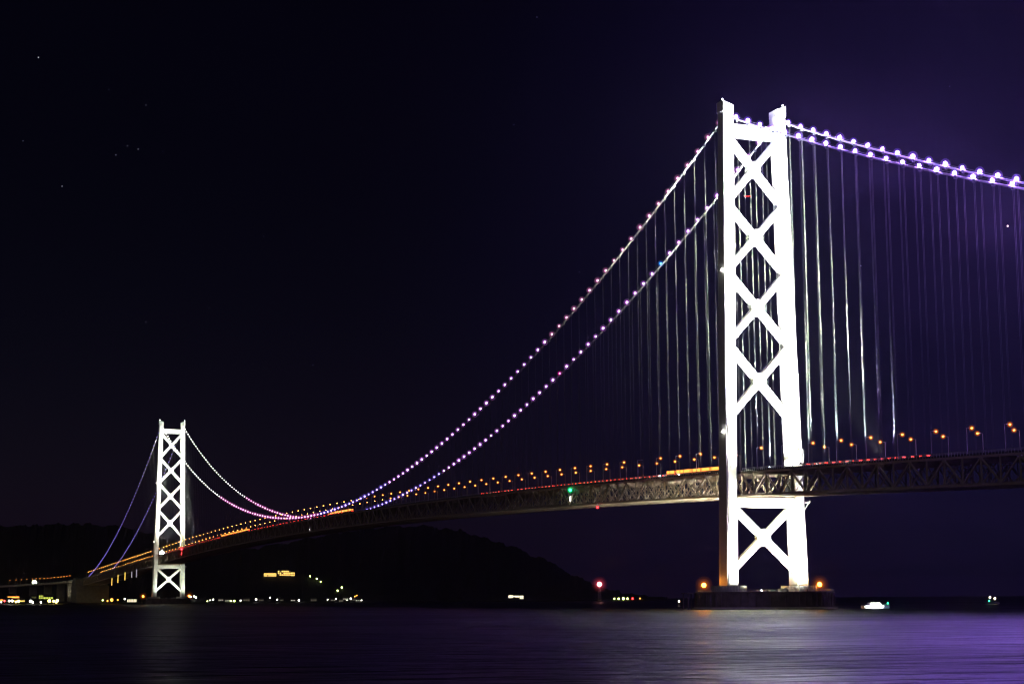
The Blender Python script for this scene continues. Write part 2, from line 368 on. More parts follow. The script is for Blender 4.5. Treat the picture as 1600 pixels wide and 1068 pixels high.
def make_pier(x0, r, label):
    b = MB(); n = 120
    b.lathe((0, 0, 0), [(r, -6), (r, 9.2), (r+0.5, 9.2), (r+0.5, 10.0)], n)
    root = tag(b.obj('tower_pier', M['pier'], loc=(x0, 0, 0)), label, 'pier')
    b = MB()
    for k in range(n//2):
        a = 2*math.pi*k/(n//2)
        b.cbox(((r+0.3)*math.cos(a), (r+0.3)*math.sin(a), 4.2), (0.5, 0.5, 9.6))
    b.obj('fender_ribs', M['pier'], root)
    b = MB()
    for k in range(n):
        a = 2*math.pi*k/n; a2 = 2*math.pi*(k+1)/n
        pa = ((r-0.2)*math.cos(a), (r-0.2)*math.sin(a)); pb = ((r-0.2)*math.cos(a2), (r-0.2)*math.sin(a2))
        b.bar((*pa, 10), (*pa, 11.3), 0.12, 0.12)
        for z in (10.6, 11.25): b.bar((*pa, z), (*pb, z), 0.1, 0.1)
    b.obj('railing', M['rail'], root)
    b = MB()   # fenced base enclosures round the legs and low plant boxes
    for s in (-1, 1):
        b = MB(); nf = 72; ring = []
        for zz in (10.0, 13.4):
            ring.append([((12.3+0.3*(k % 2))*math.cos(2*math.pi*k/nf), s*23.25+(9.3+0.3*(k % 2))*math.sin(2*math.pi*k/nf), zz) for k in range(nf)])
        b.add([v_ for q_ in ring for v_ in q_], [(k, (k+1) % nf, nf+(k+1) % nf, nf+k) for k in range(nf)])
        b.obj('corrugated_fence', M['rail'], root)
    for x, y, h in ((14, 3, 1.6), (18, -6, 1.2), (9, 8, 2.0), (20, 12, 1.3)):
        b = MB(); b.cbox((x, y, 10+h/2), (3, 2.2, h)); b.obj('equipment_box', M['rail'], root)
    
    b = MB(); b.lathe((0, 0, 0), [(r+0.6, -3), (r+2.2, -3), (r+2.2, 0.7), (r+0.6, 1.3)], n); b.obj('added_skirt', M['wallw'], root)  # pale ring added to give a bright line along the waterline
    b = MB()   # boat landing on the left flank
    v = CAM[:2]-np.array((x0, 0)); v = v/np.linalg.norm(v); nn = np.array((v[1], -v[0]))
    c = nn*(r+3.2)*(-1 if (proj((x0+nn[0]*r, nn[1]*r, 0))[0] > proj((x0, 0, 0))[0]) else 1)+v*6
    b.cbox((c[0], c[1], 9.3), (8, 7, 0.6))
    for dx in (-3, 3):
        for dy in (-2.5, 2.5): b.tube([(c[0]+dx, c[1]+dy, -3), (c[0]+dx, c[1]+dy, 9)], 0.35)
    b.obj('landing_stage', M['pier'], root)
    return root
make_pier(0, 40, 'low round caisson pier carrying the nearer bridge tower, orange lamps at its ends')
make_pier(XT, 36, 'low round caisson pier under the distant tower on the left')

# ------------------------------------------------------------------ main cables with hangers
def vis(Pt):
    x, y = proj(Pt); d = np.linalg.norm(np.asarray(Pt)-CAM); return (0 <= x <= 1600), d
hx = [-P*k for k in range(1, 140)]+[P*k for k in range(1, 66)]+[XT-P*k for k in range(1, 66)]
for sy, lab in ((-1, 'nearer main cable of the bridge hung with lamps, meeting the outer left tower legs'), (1, 'farther main cable of the bridge hung with lamps, meeting the right tower legs')):
    Y = 17.75*sy; b = MB(); pts = []
    for x in np.concatenate([np.linspace(958, 4, 68), np.linspace(-4, XT+4, 150), np.linspace(XT-4, XT-940, 68)]): pts.append((x, Y, cablez(x)))
    b.tube(pts, 0.56, 8)
    root = tag(b.obj('main_cable', M['cable']), lab, 'bridge cable')
    for name, xs in (('hand_rope', pts),):
        for dy in (-0.75, 0.75):
            b = MB(); b.tube([(p[0], p[1]+dy, p[2]+1.3) for p in pts], 0.045, 4); b.obj(name, M['rope'], root)
    order = sorted(hx, key=lambda x: (not vis((x, Y, 100))[0], -(cablez(x)-road(x))/np.linalg.norm(np.array((x, Y, 100))-CAM)))
    rest = MB()
    for i, x in enumerate(order):
        z0, z1 = road(x)-0.8, cablez(x)-0.3
        if z1-z0 < 1.2: continue
        b = MB() if i < 100 else rest
        for dx in (-0.45, 0.45): b.tube([(x+dx, Y, z0), (x+dx, Y, z1)], 0.065, 5)
        b.cbox((x, Y, z1-0.2), (1.5, 1.35, 1.5))
        if i < 100: b.obj('hanger', M['rope'], root)
    tag(rest.obj('hangers', M['rope'], root), kind='stuff')

# ------------------------------------------------------------------ bridge decks (three stiffening truss girders)
def make_deck(xa, xb, label):
    n = round(abs(xb-xa)/P); xs = np.linspace(xa, xb, n+1); root = tag(empty('bridge_deck', (xa, 0, road(xa)-15)), label, 'bridge deck'); off = np.array((xa, 0, road(xa)-15))
    def fin(b, name, m):
        b.v = [(x-off[0], y-off[1], z-off[2]) for x, y, z in b.v]; return b.obj(name, m, root)
    zt = lambda x: road(x)-1.6; zb = lambda x: road(x)-14.6
    b = MB()
    for i in range(n):
        x, x2 = xs[i], xs[i+1]
        vs = [(X, Yy, Z) for X in (x, x2) for Yy, Z in ((-16.6, road(X)-0.9), (16.6, road(X)-0.9), (16.6, road(X)), (-16.6, road(X)))]
        b.add(vs, [(0,1,5,4),(1,2,6,5),(2,3,7,6),(3,0,4,7)])
        for y in (-13, -8, -3, 3, 8, 13): b.bar((x, y, road(x)-1.5), (x2, y, road(x2)-1.5), 0.5, 1.1)
    fin(b, 'road_slab', M['asphalt'])
    for s in (-1, 1):
        b = MB(); Y = 17.75*s
        for i in range(n):
            x, x2 = xs[i], xs[i+1]
            b.bar((x, Y, zt(x)), (x2, Y, zt(x2)), 0.8, 1.1); b.bar((x, Y, zb(x)), (x2, Y, zb(x2)), 0.8, 1.1)
            b.bar((x, Y, zb(x)+0.5), (x, Y, zt(x)-0.5), 0.55, 0.75, (1, 0, 0))
            if i % 2 == 0: b.bar((x, Y, zt(x)-0.5), (x2, Y, zb(x2)+0.5), 0.6, 0.85)
            else: b.bar((x, Y, zb(x)+0.5), (x2, Y, zt(x2)-0.5), 0.6, 0.85)
        b.bar((xs[-1], Y, zb(xs[-1])), (xs[-1], Y, zt(xs[-1])), 0.6, 0.8, (1, 0, 0))
        fin(b, 'side_truss', M['truss'])
        b = MB()
        for i in range(n):
            x, x2 = xs[i], xs[i+1]
            for h in (0.45, 0.8, 1.15): b.bar((x, s*16.9, road(x)+h), (x2, s*16.9, road(x2)+h), 0.12, 0.14)
            for k in range(6):
                X = x+(x2-x)*k/6; b.bar((X, s*16.9, road(X)-0.9), (X, s*16.9, road(X)+1.15), 0.14, 0.14, (1, 0, 0))
        fin(b, 'guard_rail', M['rail'])
    b = MB()
    for x in xs:
        b.bar((x, -17.3, zt(x)-0.9), (x, 17.3, zt(x)-0.9), 0.6, 1.5); b.bar((x, -17.3, zb(x)), (x, 17.3, zb(x)), 0.6, 0.9)
        for s in (-1, 1):
            b.bar((x, s*17.2, zb(x)+0.6), (x, s*8.5, zt(x)-1.6), 0.4, 0.5); b.bar((x, 0, zb(x)+0.6), (x, s*8.5, zt(x)-1.6), 0.4, 0.5)
            b.bar((x, s*8.5, zb(x)+0.6), (x, s*8.5, zt(x)-1.6), 0.35, 0.35, (1, 0, 0))
    fin(b, 'cross_frames', M['truss'])
    b = MB()
    for i in range(n):
        x, x2 = xs[i], xs[i+1]; s = 1 if i % 2 else -1
        b.bar((x, s*17.2, zb(x)+.1), (x2, 0, zb(x2)+.1), 0.5, 0.5); b.bar((x, -s*17.2, zb(x)+.1), (x2, 0, zb(x2)+.1), 0.5, 0.5)
    fin(b, 'bottom_bracing', M['truss'])
    b = MB()
    for i in range(n):
        x, x2 = xs[i], xs[i+1]
        for y in (-10.5, 10.5):
            b.bar((x, y, zb(x)+1.0), (x2, y, zb(x2)+1.0), 6.0, 0.25)
            for h in (1.6, 2.2): b.bar((x, y-3, zb(x)+h), (x2, y-3, zb(x2)+h), 0.1, 0.1)
    fin(b, 'service_walkway', M['truss'])
    b = MB()
    for i in range(n):
        x, x2 = xs[i], xs[i+1]; b.bar((x, 0, road(x)+0.45), (x2, 0, road(x2)+0.45), 0.4, 0.9)
    fin(b, 'median_barrier', M['rail'])
make_deck(8.5, 952, 'right hand side span of the steel truss deck, between near tower and right edge')
make_deck(-8.5, XT+8.5, 'long central span of the steel truss deck running between the two towers')
make_deck(XT-8.5, XT-948, 'short far side span of the truss deck between distant tower and anchorage block')

# ------------------------------------------------------------------ lamps on the cables
def lamp_mesh(key):
    b = MB(); b.m = 0; b.tube([(0, 0, -0.9), (0, 0, -0.35)], 0.10, 5); b.m = 1; b.ball((0, 0, 0.25), 0.62 if key in ('pink', 'white') else 0.62 if key in ('blueish', 'rose') else 0.85 if key == 'side' else 0.66, 8, 6)
    if key != 'white': b.m = 2; b.ball((0, 0, 0.25), 1.5 if key == 'side' else 1.3, 12, 8); b.m = 3; b.ball((0, 0, 0.25), 2.5 if key == 'side' else 2.3, 12, 8)  # two emissive halo shells imitate bloom round the bulb
    return b.mesh('cable_lamp', [M['dark'], LAMP[key], HALO[key], HALO2[key]])
def lamp_key(x, sy):
    if x > 0: return 'side'
    if x < XT: return 'far'
    if sy < 0:
        return 'rose' if x > -280 else 'mainr' if x > -700 else 'blueish' if x > -960 else 'pink' if x > -1500 else 'white'
    return 'mainr' if x > -640 else 'blueish' if x > -960 else 'pink' if x > -1500 else 'white'
allx = [('main', -9.1-14.2*k) for k in range(140)]+[('right', 13.0+14.25*k) for k in range(64)]+[('left', XT-12-14.2*k) for k in range(64)]
cand = []
for sy in (-1, 1):
    for span, x in allx:
        z = lampz(x)
        if z < road(x)+1.2: continue
        Pt = np.array((x, 17.75*sy, z)); v, d = vis(Pt); cand.append((not v or d > 1e9, d, span, sy, Pt))
cand.sort(key=lambda c: (c[0], c[1]))
GL = {('main', -1): 'lamps along the nearer cable between the towers', ('main', 1): 'lamps along the farther cable between the towers',
      ('right', -1): 'lamps along the nearer cable right of the near tower', ('right', 1): 'lamps along the farther cable right of the near tower'}
LB = {('main', -1): 'round pale violet lamp glowing on the nearer cable between the two towers', ('main', 1): 'round pale violet lamp glowing on the farther cable between the two towers',
      ('right', -1): 'bright violet-white lamp on the nearer cable, in the lower string right of the near tower', ('right', 1): 'bright violet-white lamp on the farther cable, in the upper string right of the near tower'}
meshes = {}; rest = {}
cnt = 0
for hid, d, span, sy, Pt in cand:
    key = lamp_key(Pt[0], sy); lab = None
    px, py = proj(Pt)
    if sy == 1 and span == 'main' and abs(px-1032.4) < 5: key = 'blue'; lab = 'the one azure blue lamp among violet ones on the farther cable'
    if sy == 1 and span == 'main' and abs(px-877) < 5: key = 'magenta'; lab = 'the one magenta lamp among violet ones on the farther cable'
    if not hid and span != 'left' and cnt < 300:
        if key not in meshes: meshes[key] = lamp_mesh(key)
        o = bpy.data.objects.new('cable_lamp', meshes[key]); C.objects.link(o); o.location = Pt; cnt += 1; o.scale = (random.uniform(0.82, 1.12),)*3
        tag(o, lab or LB[(span, sy)], 'cable lamp', None if lab else GL[(span, sy)])
    else:
        rest.setdefault(key, []).append(Pt)
b = MB(); keys = list(rest)
for i, k in enumerate(keys):
    b.m = i+1
    for Pt in rest[k]: b.ball(Pt+np.array((0, 0, .25)), 1.0 if k == 'side' else 0.72, 7, 5)
b.m = 0
for k in keys:
    for Pt in rest[k]: b.cbox(Pt-np.array((0, 0, .6)), (0.2, 0.2, 0.6))
tag(b.obj('cable_lamps', [M['dark']]+[LAMP[k] for k in keys]), 'small far lamps strung on both cables around the distant tower', 'cable lamps', 'lamps on the cables', 'stuff')

# ------------------------------------------------------------------ street lamps on the deck
def street_lamp(h=12.2):
    root = empty('street_lamp')
    b = MB(); b.tube([(0, 0, 0), (0, 0, h)], [0.20, 0.15], 6); b.tube([(0, 0, h-0.05), (0, 1.3, h+0.15), (0, 2.6, h+0.2)], 0.09, 5); b.cbox((0, 0, 0.3), (0.5, 0.5, 0.6)); b.obj('pole', M['pole'], root)
    b = MB(); b.cbox((0, 2.95, h+0.3), (0.5, 1.2, 0.22)); hd = b.obj('lamp_head', M['pole'], root)
    b = MB(); b.ball((0, 3.0, h), 0.46, 8, 5, (1, 1.1, 0.75)); b.m = 1; b.ball((0, 3.0, h), 0.8, 12, 8); b.m = 2; b.ball((0, 3.0, h), 1.4, 12, 8); b.obj('lens', [M['sodium'], M['g_sodium'], M['g_orange1']], hd)  # wider balls are halo shells, bloom built as geometry
    return root
sl0 = street_lamp()
unlit = None
first = True
def put_lamp(x, sy, label, group, lit=True):
    global first
    loc = (x, sy*-16.2, road(x)); rz = 0 if sy > 0 else math.pi
    if first: o = sl0; o.location = loc; o.rotation_euler = (0, 0, rz); first = False
    else: o = copy_tree(sl0, loc, rz)
    tag(o, label, 'street lamp', group)
    if not lit or x < -800:
        for ch in o.children:
            for g in ch.children: g.data = small_mesh if lit else unlit_mesh
b_ = MB(); b_.ball((0, 3.0, 12.2), 0.42, 8, 5, (1, 1.15, 0.55)); small_mesh = b_.mesh('lens', M['sodium']); unlit_mesh = b_.mesh('lens', M['glass'])
for sy, row, offr, offm in ((1, 'near', 24.8, -51.3), (-1, 'far', 21.3, -55.4)):
    for k in range(14):
        x = offr+28.6*k
        if x < 420: put_lamp(x, sy, f'orange headed street lamp on the {row} edge, right of the near tower', f'street lamps on the {row} edge, right side span')
    for k in range(69):
        x = offm-28.2*k
        if x > XT+12:
            off = (sy == 1 and k == 3) 
            put_lamp(x, sy, 'unlit street lamp in the near row, fourth from the near tower' if off else f'orange headed street lamp on the {row} edge between the towers',
                     None if off else f'street lamps on the {row} edge of the central span', not off)
    for k in range(32):
        x = XT-18-28.6*k
        if x > XT-930: put_lamp(x, sy, f'tiny orange street lamp on the {row} edge of the deck left of the distant tower', f'street lamps on the {row} edge, far side span')

# ------------------------------------------------------------------ vehicles
def car_proto(paint):
    root = empty('car')
    b = MB(); prof = [(-2.2, 0.35), (2.15, 0.35), (2.2, 0.75), (1.25, 0.95), (0.55, 1.45), (-1.2, 1.48), (-1.95, 1.0), (-2.2, 0.95)]
    b.prism(prof, -0.85, 0.85)
    body = b.obj('body', paint, root)
    b = MB()
    b.prism([(1.12, 0.98), (0.55, 1.38), (-1.15, 1.40), (-1.75, 1.02)], -0.862, 0.862); b.obj('window', M['glass'], body)
    for x in (-1.35, 1.35):
        for y in (-0.8, 0.8):
            b = MB(); b.prism([(x+0.32*math.cos(a*math.pi/6), 0.32+0.32*math.sin(a*math.pi/6)) for a in range(12)], y-0.1, y+0.1); b.obj('wheel', M['tyre'], root)
    for y in (-0.62, 0.62):
        b = MB(); b.cbox((-2.22, y, 0.85), (0.14, 0.42, 0.26)); b.obj('tail_lamp', M['tail'], root)
        b = MB(); b.cbox((2.2, y, 0.66), (0.14, 0.34, 0.2)); b.obj('head_lamp', M['head'], root)
    return root
def coach_proto():
    root = empty('coach')
    b = MB(); b.prism([(-5.8, 0.4), (5.8, 0.4), (5.9, 1.2), (5.6, 3.3), (5.3, 3.45), (-5.7, 3.45), (-5.85, 3.2)], -1.22, 1.22); b.obj('body', M['busp'], root)
    for s in (-1, 1):
        b = MB()
        for k in range(7): b.cbox((-4.6+1.5*k, s*1.235, 2.3), (1.42, 0.05, 1.9))
        b.obj('side_windows', M['buswin'], root)
        b = MB(); b.cbox((-5.9, s*0.9, 1.1), (0.12, 0.35, 0.5)); b.obj('tail_lamp', M['tail'], root)
        b = MB(); b.cbox((5.93, s*0.85, 0.9), (0.12, 0.4, 0.3)); b.obj('head_lamp', M['head'], root)
        for x in (-3.6, 3.9):
            b = MB(); b.prism([(x+0.5*math.cos(a*math.pi/6), 0.5+0.5*math.sin(a*math.pi/6)) for a in range(12)], s*1.1-0.15, s*1.1+0.15); b.obj('wheel', M['tyre'], root)
    b = MB(); b.cbox((-5.88, 0, 2.5), (0.08, 2.0, 1.1)); b.obj('rear_window', M['buswin'], root)
    return root
protos = {k: car_proto(M[k]) for k in ('car1', 'car2', 'car3')}; protos['coach'] = coach_proto(); used = set()
def put_vehicle(kind, x, y, heading, label, group):
    o = protos[kind]
    if kind in used: o = copy_tree(o)
    used.add(kind)
    slope = (road(x+2)-road(x-2))/4; o.location = (x, y, road(x)+0.004)
    o.rotation_euler = (0, -math.atan(slope) if heading > 0 else math.atan(slope), 0 if heading > 0 else math.pi)
    tag(o, label, 'coach' if kind == 'coach' else 'car', group)
def queue(x0, x1, step, y, heading, label, group, kinds=('car1', 'car2', 'car3', 'car1')):
    x = x0
    while x > x1:
        put_vehicle(random.choice(kinds), x+random.uniform(-.5, .5), y+random.uniform(-.25, .25), heading, label, group); x -= step*random.uniform(0.9, 1.12)
queue(188, 72, 6.6, -14.2, -1, 'car with glowing red tail lamps queueing on the deck just right of the near tower', 'cars queueing right of the near tower')
queue(-98, -285, 6.8, -14.2, -1, 'car with red tail lamps in the queue left of the lit coaches on the deck', 'cars queueing left of the coaches')
queue(-290, -445, 7.0, -14.2, -1, 'car in the dense red and white stretch of traffic on the central span', 'cars on the central span')
queue(-300, -440, 9.0, 7.0, 1, 'oncoming car with white headlamps on the far lanes of the central span', 'oncoming cars on the central span')
queue(-30, -92, 12.8, -14.0, -1, 'orange lit coach in the row beside the near tower on the deck', 'coaches beside the near tower', ('coach',))
queue(-840, -930, 13.0, -14.0, -1, 'small orange lit coach on the deck near the middle of the bridge', 'coaches mid bridge', ('coach',))
queue(-1330, -1500, 13.5, -14.0, -1, 'tiny orange lit coach on the far half of the central span', 'coaches on the far half', ('coach',))
queue(-930, -1330, 17.0, -14.0, -1, 'tiny car with lit lamps on the far half of the central span', 'cars on the far half of the bridge')
queue(-1500, -1960, 15.0, -14.0, -1, 'tiny car with lit lamps approaching the distant tower', 'cars approaching the distant tower')

# ------------------------------------------------------------------ floodlights
def flood(loc, aim, label, group, power, angle=50, lens='flood', col=(1.0, 1.0, 0.86), lit=True, size=0.5, blend=0.9, scale=1.0):
    root = tag(empty('floodlight', loc), label, 'floodlight', group)
    d = Vector(aim)-Vector(loc); q = d.to_track_quat('-Z', 'Y')
    b = MB(); b.cbox((0, 0, -0.55), (0.9, 0.9, 0.3)); b.bar((-0.6*scale, 0, -0.5), (-0.6*scale, 0, 0.1), 0.12, 0.12); b.bar((0.6*scale, 0, -0.5), (0.6*scale, 0, 0.1), 0.12, 0.12)
    b.obj('bracket', M['dark'], root)
    b = MB(); b.lathe((0, 0, 0), [(0.25*scale, 0.55*scale), (0.5*scale, 0.1), (0.55*scale, -0.35*scale)], 10); h = b.obj('housing', M['dark'], root); h.rotation_mode = 'QUATERNION'; h.rotation_quaternion = q
    b = MB(); b.lathe((0, 0, 0), [(0.5*scale, -0.36*scale), (0.36*scale, -0.44*scale), (0.0001, -0.46*scale)], 10); b.obj('lens', M[lens], h)
    if power:
        L = bpy.data.lights.new('flood_beam', 'SPOT'); L.energy = power; L.spot_size = R(angle); L.spot_blend = blend; L.shadow_soft_size = size; L.color = col
        lo = bpy.data.objects.new('flood_beam', L); C.objects.link(lo); lo.parent = root; lo.rotation_mode = 'QUATERNION'; lo.rotation_quaternion = q
        lo.location = d.normalized()*0.9
    return root
K = 4.4e6
def light_tower(x0, far=False):
    w = 'distant' if far else 'near'
    k = K*(0.16 if far else 1)
    # pier top, both sides
    for sx in (1, -1):
        if far and sx < 0: continue
        for y, aimy in ((-13, -18), (13, 18), (0, 0)):
            flood((x0+sx*27, y, 10.6), (x0, aimy, 46), f'small bright floodlight on the pier of the {w} tower', f'floodlights on the {w} pier', ((0.16 if far else 0.17) if sx > 0 else 0.003)*k, 78 if far else 100)
    # main floods added in the median to light the tower, weaker ones on the deck edges
    for X, z, p_, a_ in ((48, 165, 3.2, 60), (128, 238, 9, 30)):
        for y in (-1.2, 1.2):
            flood((x0+X, y, road(x0+X)+3.0), (x0, y*12, z), f'added strong floodlight on the deck median aimed up at the {w} tower', f'added median floodlights, {w} tower', p_*k, a_)
    for y in (-3, 3):  # low fill added for the legs just above the deck
        flood((x0+30, y, road(x0+30)+1.0), (x0, y*6, 106), f'added low floodlight on the deck median lighting the legs of the {w} tower', f'added median floodlights, {w} tower', 0.3*k, 74)
    for sx in (1, -1):
        if far and sx < 0: continue
        for sy in (-1, 1):
            for X in (45, 70, 96, 125) if sx > 0 else (69, 96):
                flood((x0+sx*X, sy*19.6, road(x0+sx*X)-0.2), (x0+sx*X*0.45, sy*19, 235), f'floodlight on the deck edge {"right" if sx > 0 else "left"} of the {w} tower', f'deck edge floodlights {"right" if sx > 0 else "left"} of the {w} tower', (0.8 if sx > 0 else 0.5)*k, 40, col=(0.80, 0.92, 1.0), blend=1.0)
light_tower(0); light_tower(XT, True)
for p_, (px, py) in ((0, (1208.5, 709)),):
    flood((9.5, 12.5, 84.8), (60, -22, 76), 'glaring white floodlight beside the right leg of the near tower at deck level', None, 60000, 120, 'floodw', scale=3.4)
flood((XT+9, -13.5, 84.8), (XT+70, -25, 76), 'glaring white floodlight beside the left leg of the distant tower at deck level', None, 60000, 120, 'floodw', scale=6.0)

# orange marker lamps on the piers
def marker_lamp(loc, label, group, r=1.0, power=0):
    root = tag(empty('marker_lamp', loc), label, 'marker lamp', group)
    b = MB(); b.tube([(0, 0, 0), (0, 0, 3.0)], 0.14, 6); b.cbox((0, 0, 0.1), (0.8, 0.8, 0.2)); b.obj('post', M['dark'], root)
    b = MB(); b.ball((0, 0, 3.0+r*.7), r*.9, 10, 7); 
    for q_ in range(4): b.m = q_+1; b.ball((0, 0, 3.0+r*.7), r*(1.3, 1.8, 2.5, 3.5)[q_], 14, 10)  # widening halo shells, imitated bloom round the bulb
    b.obj('bulb', [M['orange']]+[M[f'g_orange{q_}'] for q_ in range(4)], root)
    if power:
        L = bpy.data.lights.new('marker_glow', 'POINT'); L.energy = power; L.color = (1, 0.30, 0.03); L.shadow_soft_size = r
        lo = bpy.data.objects.new('marker_glow', L); C.objects.link(lo); lo.parent = root; lo.location = (0, 0, 5+r)
    return root
pl = at(1100, 922, 1041); marker_lamp((pl[0], pl[1], 10), 'orange lamp on the left end of the near pier', 'orange lamps on the near pier', 1.5, 45000)
pr = at(1281, 924, 1041); marker_lamp((pr[0], pr[1], 10), 'orange lamp on the right end of the near pier', 'orange lamps on the near pier', 1.5, 5000)
pl = at(223.5, 935, 2955); marker_lamp((pl[0], pl[1], 9.9), 'orange lamp on the left end of the distant pier', 'orange lamps on the distant pier', 1.7, 0)
pr = at(295.5, 935, 2955); marker_lamp((pr[0], pr[1], 9.9), 'orange lamp on the right end of the distant pier', 'orange lamps on the distant pier', 1.9, 0)

# navigation lights on the truss
def nav_light(loc, key, label, r=0.75, strip=None):
    root = tag(empty('navigation_light', loc), label, 'navigation light')
    b = MB(); b.bar((0, 0.9, 0), (0, -0.2, 0), 0.25, 0.25); b.cbox((0, -0.2, 0.5), (0.6, 0.6, 0.5)); b.obj('bracket', M['dark'], root)
    b = MB(); b.ball((0, -0.35, -0.3), r, 10, 7); b.m = 1
    if key in ('red', 'green'): [b.ball((0, -0.35, -0.3), r*q, 12, 8) for q in (1.4, 1.9, 2.5)]  # halo shells imitating bloom round the lens
    b.obj('lens', [M[key], M['g_green' if key == 'green' else 'g_red']], root)
    if strip:
        b = MB(); b.cbox((0, -0.25, strip[1]), (0.5, 0.3, strip[0])); b.obj('glow_strip', M[strip[2]], root)  # emissive strip; the white one under the green light imitates its reflection
    return root
nav_light((-243, -19.2, 83.6), 'green', 'green navigation light on the side of the truss left of the near tower', 0.95, (3.6, -6.5, 'whitel'))
nav_light((-195, -19.2, 69.0), 'red', 'small pinkish red navigation light under the truss left of the near tower', 0.6, (1.4, 1.6, 'panelw'))
nav_light((-988, -19.2, 84.6), 'whitel', 'short white navigation light under the deck at mid bridge', 0.3, (4.0, -0.5, 'panelw'))
nav_light((XT+220, -19.2, road(XT+220)-1.8), 'red', 'red navigation light on the truss beside the distant tower', 1.2, (3.0, -7.0, 'red'))

# light panels under the far side span
for i, (px, py, hh, key) in enumerate(((175, 908, 11, 'panely'), (184.5, 903.5, 12, 'panely'), (195.5, 899.5, 12, 'panely'), (206, 897, 9, 'panelw'), (213.5, 895, 12, 'panelw'))):
    d = ray(px, py); t = (-19.4-CAM[1])/d[1]; p_ = CAM+d*t
    root = tag(empty('hanging_luminaire', p_), ('glowing yellow', 'glowing yellow', 'glowing yellow', 'pale dim white', 'pale white')[i]+' upright light panel under the far side span of the deck', 'light panel', 'light panels under the far side span')
    h = hh/F*np.linalg.norm(p_-CAM)
    b = MB(); b.cbox((0, -0.2, 0), (4.5 if key == 'panely' else 7, 0.3, h)); b.obj('diffuser', M[key], root)
    b = MB(); b.cbox((0, 0.15, 0), (6 if key == 'panely' else 8, 0.3, h+1)); b.bar((0, 0.5, h/2), (0, 0.9, h/2+2.5), 0.5, 0.5); b.obj('frame', M['dark'], root)

# ------------------------------------------------------------------ anchorage and approach viaduct at the far end
b = MB(); xa = XT-938; z1 = road(xa)
b.prism([(xa+16, 0.5), (xa+16, z1-16), (xa-6, z1-15.6), (xa-6, z1-2), (xa-38, z1+1.5), (xa-62, z1-6), (xa-76, z1-22), (xa-80, 0.5)], -34, 34)
an = tag(b.obj('anchorage', M['concrete']), 'huge dark concrete anchorage block where the cables end on the far shore', 'anchorage')
b = MB()
for k in range(6): b.cbox((xa-70+k*15, -34.15, 18), (0.7, 0.3, 34))
b.obj('wall_ribs', M['concrete'], an)
b = MB(); b.cbox((xa-20, -34.3, 22), (4, 0.6, 5)); b.obj('access_door', M['wallg'], an)
v0 = np.array((xa-60, 0, z1)); pts = [v0]
for px, py, D in ((112, 907.5, 3960), (95, 909.5, 4060), (75, 911, 4150), (52, 912, 4230), (20, 914, 4300), (-40, 917, 4400)): pts.append(at(px, py, D))
via = tag(empty('viaduct', tuple(pts[1])), 'lamp lit approach viaduct curving off to the left of the anchorage block', 'viaduct')
def rel(b, o): b.v = [(x-o[0], y-o[1], z-o[2]) for x, y, z in b.v]; return b
b = MB()
for p_, q_ in zip(pts[:-1], pts[1:]): b.bar(p_-np.array((0, 0, 1.5)), q_-np.array((0, 0, 1.5)), 24, 3.0)
rel(b, pts[1]).obj('deck', M['wallw'], via)
b = MB()
for p_, q_ in zip(pts[:-1], pts[1:]):
    a = np.cross(q_-p_, (0, 0, 1)); a = a/np.linalg.norm(a)*11.8
    for s in (-1, 1): b.bar(p_+s*a+np.array((0, 0, .5)), q_+s*a+np.array((0, 0, .5)), 0.4, 1.0)
rel(b, pts[1]).obj('parapet', M['rail'], via)
for i, p_ in enumerate(pts[1:-1]):
    b = MB(); b.box((p_[0]-9, p_[1]-8, -1), (p_[0]+9, p_[1]+8, p_[2]-4.6)); b.box((p_[0]-11, p_[1]-12, p_[2]-4.6), (p_[0]+11, p_[1]+12, p_[2]-3.02)); rel(b, pts[1]).obj('pier', M['concrete'], via)
for i in range(16):
    t = i/16*4.3; k = int(t); p_ = pts[1+k]*(1-(t-k))+pts[2+k]*(t-k) if k < 5 else pts[-1]
    o = copy_tree(sl0, tuple(p_+np.array((0, -6, 0))), 0.6); tag(o, 'orange street lamp on the approach viaduct left of the anchorage', 'street lamp', 'street lamps on the viaduct')
    o.scale = (0.8, 0.8, 1.0)
p_ = at(55, 912, 4215)
flood(tuple(p_+np.array((0, 0, 4.0))), tuple(p_+np.array((60, -36, -4))), 'glaring greenish white floodlight at the left end of the viaduct', None, 150000, 150, 'floodg', (0.8, 1, 0.6), scale=11.0)
p_ = at(131, 934, 3720)
flood(tuple(at(99, 936, 3930)), tuple(pts[1]+np.array((0, 0, -12))), 'added floodlight at the foot of the viaduct beside the anchorage block', None, 30000, 60, 'floodw', (1.0, 0.9, 0.6))  # lamp added to brighten the viaduct pier

# ------------------------------------------------------------------ far shore town
def town_lamp(px, py, key, label, group=None, r=2.0, h=None):
    if h is None: h = 7.0
    g, D = on_ground(px, py, h); top = at(px, py, D)[2]; h = max(3.0, top-g[2])
    root = tag(empty('shore_lamp', tuple(g)), label, 'shore lamp', group)
    b = MB(); b.tube([(0, 0, 0), (0, 0, h)], 0.25, 5); b.obj('post', M['pole'], root)
    b = MB(); b.ball((0, 0, h), r, 8, 6); b.obj('bulb', M[key], root)
    return root
G1 = 'white street lights along the far shore'
for px, py, r in ((333, 936, 1.6), (328, 937, 1.1), (376, 937.5, 1.4), (400, 936, 2.0), (422, 933, 1.6), (433, 936, 1.6), (467, 937, 2.0), (512, 936, 1.0), (525, 934.5, 1.1), (548, 934.5, 1.9), (565, 939, 1.0), (542, 939, 0.8)):
    town_lamp(px, py, 'tl_w', 'white street light in the thin row along the far shore right of the distant tower', G1, r)
